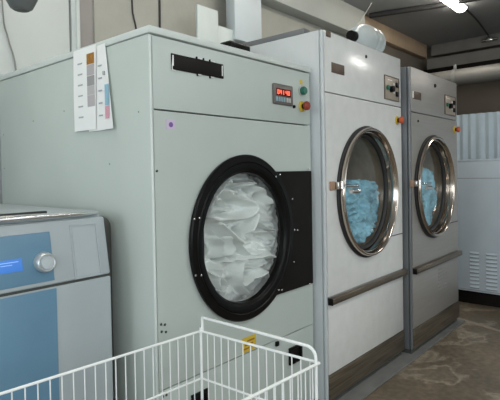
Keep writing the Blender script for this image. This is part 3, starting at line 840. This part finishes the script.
for c in (C0, C1, C2, C3):
    q = c + (ctr - c).normalized() * .0
    bm = bmesh.new(); add_lathe(bm, q.x, .032, [(0, -.012), (.030, -.012), (.032, -.006), (.032, .006), (.030, .012), (0, .012)], base=q.y, n=24)
    cw = obj('caster', bm, 'rubber', B)
    bm = bmesh.new(); add_box(bm, q.x - .012, q.x + .012, q.y - .020, q.y - .014, .03, .085); add_box(bm, q.x - .012, q.x + .012, q.y + .014, q.y + .020, .03, .085); add_box(bm, q.x - .014, q.x + .014, q.y - .02, q.y + .02, .080, .092)
    obj('caster_fork', bm, 'steel', cw)

# ------------------------------------------------------------------ white louvred cabinet at the end of the aisle
CB = thing('metal_cabinet', 'bluish white metal cabinet with louvre vents at the end of the aisle', 'cabinet', (4.95, .8, 0))
ca0, ca1, cy0, cy1 = 4.664, 5.22, -.3, 1.78
bm = bmesh.new(); add_box(bm, ca0, ca1, cy0, cy1, .125, 1.320, .006); obj('cabinet', bm, 'cab', CB)
obj('plinth', box(ca0 + .05, ca1 - .02, cy0 + .02, cy1 - .02, 0, .127), 'black_matte', CB)
obj('top_lip', box(ca0 - .006, ca1, cy0 - .004, cy1, 1.316, 1.334, .004), 'cab', CB)
bm = bmesh.new(); add_box(bm, ca0 - .0008, ca0 + .002, cy0 + .01, cy1 - .01, 1.160, 1.165); add_box(bm, ca0 - .0008, ca0 + .002, cy0 + .01, cy1 - .01, .138, .142)
obj_split('panel_gap', bm, 'grey_cable', CB)
for (a, b) in ((1.322, 1.402), (1.170, 1.262), (1.018, 1.110)):
    bm = bmesh.new()
    for k in range(10):
        z = .165 + k * .0345
        v = [bm.verts.new(p) for p in ((ca0, a, z + .016), (ca0, b, z + .016), (ca0 - .012, b - .006, z), (ca0 - .012, a + .006, z), (ca0, a, z), (ca0, b, z))]
        bm.faces.new((v[0], v[1], v[2], v[3])); bm.faces.new((v[3], v[2], v[5], v[4])); bm.faces.new((v[0], v[3], v[4])); bm.faces.new((v[1], v[5], v[2]))
    obj('louvre_vent', bm, 'cab', CB)
    bm = bmesh.new()
    for k in range(10): add_box(bm, ca0 - .0006, ca0 + .001, a, b, .157 + k * .0345, .164 + k * .0345)
    obj('vent_slots', bm, 'grey_cable', CB)

# corrugated sheets behind it
bm = bmesh.new(); n = 260; ya, yb2 = -2.6, 2.5
cols = []
for k in range(n + 1):
    y = ya + (yb2 - ya) * k / n; x = 5.40 + .016 * math.sin(2 * PI * y / .085) 
    cols.append((bm.verts.new((x, y, 0)), bm.verts.new((x, y, 1.825))))
for p, q in zip(cols, cols[1:]):
    f = bm.faces.new((p[0], q[0], q[1], p[1])); f.smooth = True
r = bmesh.ops.extrude_face_region(bm, geom=list(bm.faces))
for v in [g for g in r['geom'] if isinstance(g, bmesh.types.BMVert)]: v.co.x += .004
tag(obj('corrugated_screen', bm, 'corrugated'), 'blue grey corrugated sheet screen standing behind the white louvred cabinet', 'screen')

# ------------------------------------------------------------------ pipes, ducts and cables
PP = thing('exhaust_pipe', 'thick grey round pipe running along the end wall under the beams', 'pipe', (6.0, 1.0, 2.33))
obj('pipe_run', lathe(6.0, 2.335, [(0, -2.4), (.095, -2.4), (.095, 1.45), (0, 1.45)], base=1.0, n=32), 'pipe', PP)
for yy in (1.95, .4):
    bm = bmesh.new(); add_lathe(bm, 6.0, 2.335, [(.096, -.02), (.102, -.02), (.102, .02), (.096, .02)], base=yy, n=32, closed=True); add_box(bm, 5.985, 6.015, yy - .015, yy + .015, 2.43, 2.49, .003)
    obj('pipe_hanger', bm, 'grey_cable', PP)

DU = thing('air_duct', 'grey blue upright rectangular air duct above the rear of the white dryer', 'duct', (3.0, 2.68, 2.3))
obj('duct_body', box(2.84, 3.172, 2.60, 2.695, 2.31, ZC, .004), 'duct', DU)
obj('duct_flange', box(2.83, 3.182, 2.59, 2.695, 2.80, 2.82, .002), 'duct', DU)
bm = bmesh.new(); add_box(bm, 2.438, 2.652, 2.60, 2.62, 0, 2.483, .003)  # these two pale panels stand in for bright light patches on the wall
tag(obj('light_patch_panel', bm, 'light_patch'), 'tall pale panel standing for a bright light patch behind the grey dryer', 'panel', 'pale light patch panels behind the dryers')
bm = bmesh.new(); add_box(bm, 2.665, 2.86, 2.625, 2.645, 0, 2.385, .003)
tag(obj('light_patch_panel', bm, 'light_patch'), 'shorter pale panel standing for a bright light patch next to the upright air duct', 'panel', 'pale light patch panels behind the dryers')

bm = bmesh.new(); add_box(bm, 1.885, 2.05, 1.76, 1.86, 1.797, 1.956, .012, 3)
for k in range(2): add_box(bm, 1.90 + .10 * k, 1.93 + .10 * k, 1.775, 1.85, 1.954, 1.962, .003)
tag(obj('junction_box', bm, 'black'), 'black box lying on top of the grey dryer at its right rear', 'box')

def cable(name, label, pts, r, m, cat='cable', group=None):
    return tag(obj(name, tube(smooth3(pts), r, 8), m), label, cat, group)
def smooth3(pts, n=6):
    P_ = [Vector(p) for p in pts]; P_ = [P_[0]] + P_ + [P_[-1]]; out = []
    for i in range(1, len(P_) - 2):
        a, b, c, d = P_[i - 1:i + 3]
        for k in range(n):
            t = k / n
            out.append(.5 * (2 * b + (c - a) * t + (2 * a - 5 * b + 4 * c - d) * t * t + (3 * b - a - 3 * c + d) * t ** 3))
    out.append(P_[-2]); return out
cable('wall_cable', 'thin dark cable running down the white wall cladding at far left', [(1.155, 2.812, 2.95), (1.158, 2.812, 2.21), (1.185, 2.812, 2.03), (1.222, 2.812, 1.865), (1.215, 2.812, 1.5)], .0045, 'grey_cable')
cable('wall_cable', 'thin dark cable on the plaster wall, left of the pair above the grey dryer', [(2.03, 2.838, ZC), (2.043, 2.838, 2.46), (2.052, 2.838, 2.36), (2.075, 2.838, 2.24), (2.08, 2.838, 1.9)], .006, 'cable', group='cables above the grey dryer')
cable('wall_cable', 'straight dark cable on the plaster wall, right of the pair above the grey dryer', [(2.285, 2.838, ZC), (2.285, 2.838, 2.52), (2.283, 2.838, 2.30), (2.283, 2.838, 1.9)], .008, 'cable', group='cables above the grey dryer')
cable('ceiling_cable', 'black cable sagging along the ceiling past the fluorescent lamp', [(5.30, 2.69, 3.075), (5.36, 2.3, 3.06), (5.45, 1.95, 3.055), (5.56, 1.60, 3.075), (5.68, 1.2, 3.08), (5.9, .4, 3.085)], .032, 'cable')
cable('lamp_cable', 'thin cable from the fluorescent lamp to the end wall beam', [(5.78, 1.78, 3.08), (6.3, 1.80, 3.07), (6.9, 1.86, 3.065), (7.28, 1.90, 3.05)], .010, 'cable')
bm = bmesh.new(); add_box(bm, 7.24, 7.30, 1.86, 1.94, 3.0, 3.06, .01); add_tube(bm, [(7.27, 1.80, 3.02), (7.27, 2.0, 3.02)], .02, 10)
tag(obj('cable_clamp', bm, 'steel'), 'small pale clamp on the end wall beam where the lamp cable ends', 'clamp')
cable('cord', 'thin pale cord slanting from the ceiling to the rear of the white dryer', [(q[0], 2.5, q[1]) for q in (on_plane((378, -7), 2.5), on_plane((363, 17), 2.5), on_plane((350, 36), 2.5), on_plane((340, 52), 2.5))], .005, 'string')

# lamps
def fixture(x0, x1, y, label, strength_mat):
    F = thing('ceiling_lamp', label, 'lamp', ((x0 + x1) / 2, y, ZC), 'fluorescent ceiling lamps')
    obj('housing', box(x0, x1, y - .055, y + .055, ZC - .035, ZC, .006), 'lamp_body', F)
    n = 16; bm = bmesh.new(); rings = []
    for k, (xx, s) in enumerate(((x0 + .0, .3), (x0 + .012, .75), (x0 + .035, 1), (x1 - .035, 1), (x1 - .012, .75), (x1, .3))):
        rings.append([bm.verts.new((xx, y + .062 * s * math.cos(PI * j / n), ZC - .035 - .045 * s * math.sin(PI * j / n))) for j in range(n + 1)])
    for a, b in zip(rings, rings[1:]):
        for j in range(n): f = bm.faces.new((a[j], a[j + 1], b[j + 1], b[j])); f.smooth = True
        bm.faces.new((a[0], b[0], b[n], a[n]))
    bm.faces.new(rings[0]); bm.faces.new(list(reversed(rings[-1])))
    obj('diffuser', bm, strength_mat, F)
fixture(4.47, 5.80, 1.80, 'lit fluorescent ceiling lamp above the aisle, end of it in view at the top', 'tube')
fixture(2.3, 3.63, 1.80, 'lit fluorescent ceiling lamp above the white dryer, just out of view', 'tube')
fixture(.15, 1.48, 1.80, 'lit fluorescent ceiling lamp above the grey dryer, out of view', 'tube')
fixture(5.6, 6.95, -.95, 'lit fluorescent ceiling lamp further right, out of view', 'tube_near')
fixture(2.2, 3.55, -.95, 'unseen fluorescent ceiling lamp added behind the camera for front light', 'tube_near')  # this lamp and the next are added to brighten the dryer fronts
fixture(-1.0, .35, -.95, 'unseen fluorescent ceiling lamp added behind the camera on the left for front light', 'tube_near')

PL = thing('pendant_lamp', 'dark grey metal lamp shade hanging at the top left', 'lamp', (1.033, 2.3, 2.04))
obj('lamp_shade', lathe(1.033, 0, [(0, .012), (.035, .0), (.05, .01), (.075, .06), (.085, .14), (.05, .20), (.018, .24), (0, .24)], axis='z', base=2.035, cy=2.3, n=32), 'shade', PL)
obj('lamp_cord', tube([(1.033, 2.3, 2.26), (1.033, 2.3, ZC)], .006, 8), 'cable', PL)

# plastic jug on the white dryer
J = thing('plastic_jug', 'clear plastic jug lying on top of the white dryer', 'jug', (2.84, 1.47, 1.988))
jz, jy = 1.988 + .103, 1.50
obj('bottle', lathe(0, jz, [(0, .325), (.06, .325), (.088, .312), (.098, .285), (.094, .272), (.098, .258), (.100, .21), (.095, .198), (.100, .186), (.099, .15), (.088, .112), (.062, .082), (.034, .064), (.024, .055), (.024, .038)], axis='x', base=2.69, cy=jy, n=40), 'clear', J)
obj('cap', lathe(0, jz, [(0, .0), (.030, .0), (.033, .008), (.033, .048), (.026, .050)], axis='x', base=2.69, cy=jy, n=24), 'black', J, 'black screw cap')

# ------------------------------------------------------------------ world, camera, view
w = bpy.data.worlds.new('World'); SC.world = w; w.use_nodes = True
bg = w.node_tree.nodes['Background']; bg.inputs['Color'].default_value = (0.75, 0.87, 1, 1); bg.inputs['Strength'].default_value = 1.0

cam = bpy.data.cameras.new('Camera'); co = bpy.data.objects.new('Camera', cam); COL.objects.link(co)
cam.sensor_fit = 'HORIZONTAL'; cam.sensor_width = 36; cam.lens = 485 / 500 * 36
cam.shift_y = -19 / 500; cam.clip_start = .05
right, down, fwd = Vector(FW[:, 0]), Vector(FW[:, 1]), Vector(FW[:, 2])
mt = Matrix((( right.x, -down.x, -fwd.x, 0), (right.y, -down.y, -fwd.y, 0), (right.z, -down.z, -fwd.z, 1.26), (0, 0, 0, 1)))
co.matrix_world = mt
SC.camera = co
SC.cycles.use_denoising = True
SC.cycles.max_bounces = 8
vs_ = SC.view_settings
vs_.view_transform = 'Standard'; vs_.look = 'None'; vs_.gamma = 1; vs_.use_curve_mapping = False
vs_.exposure = 0.0
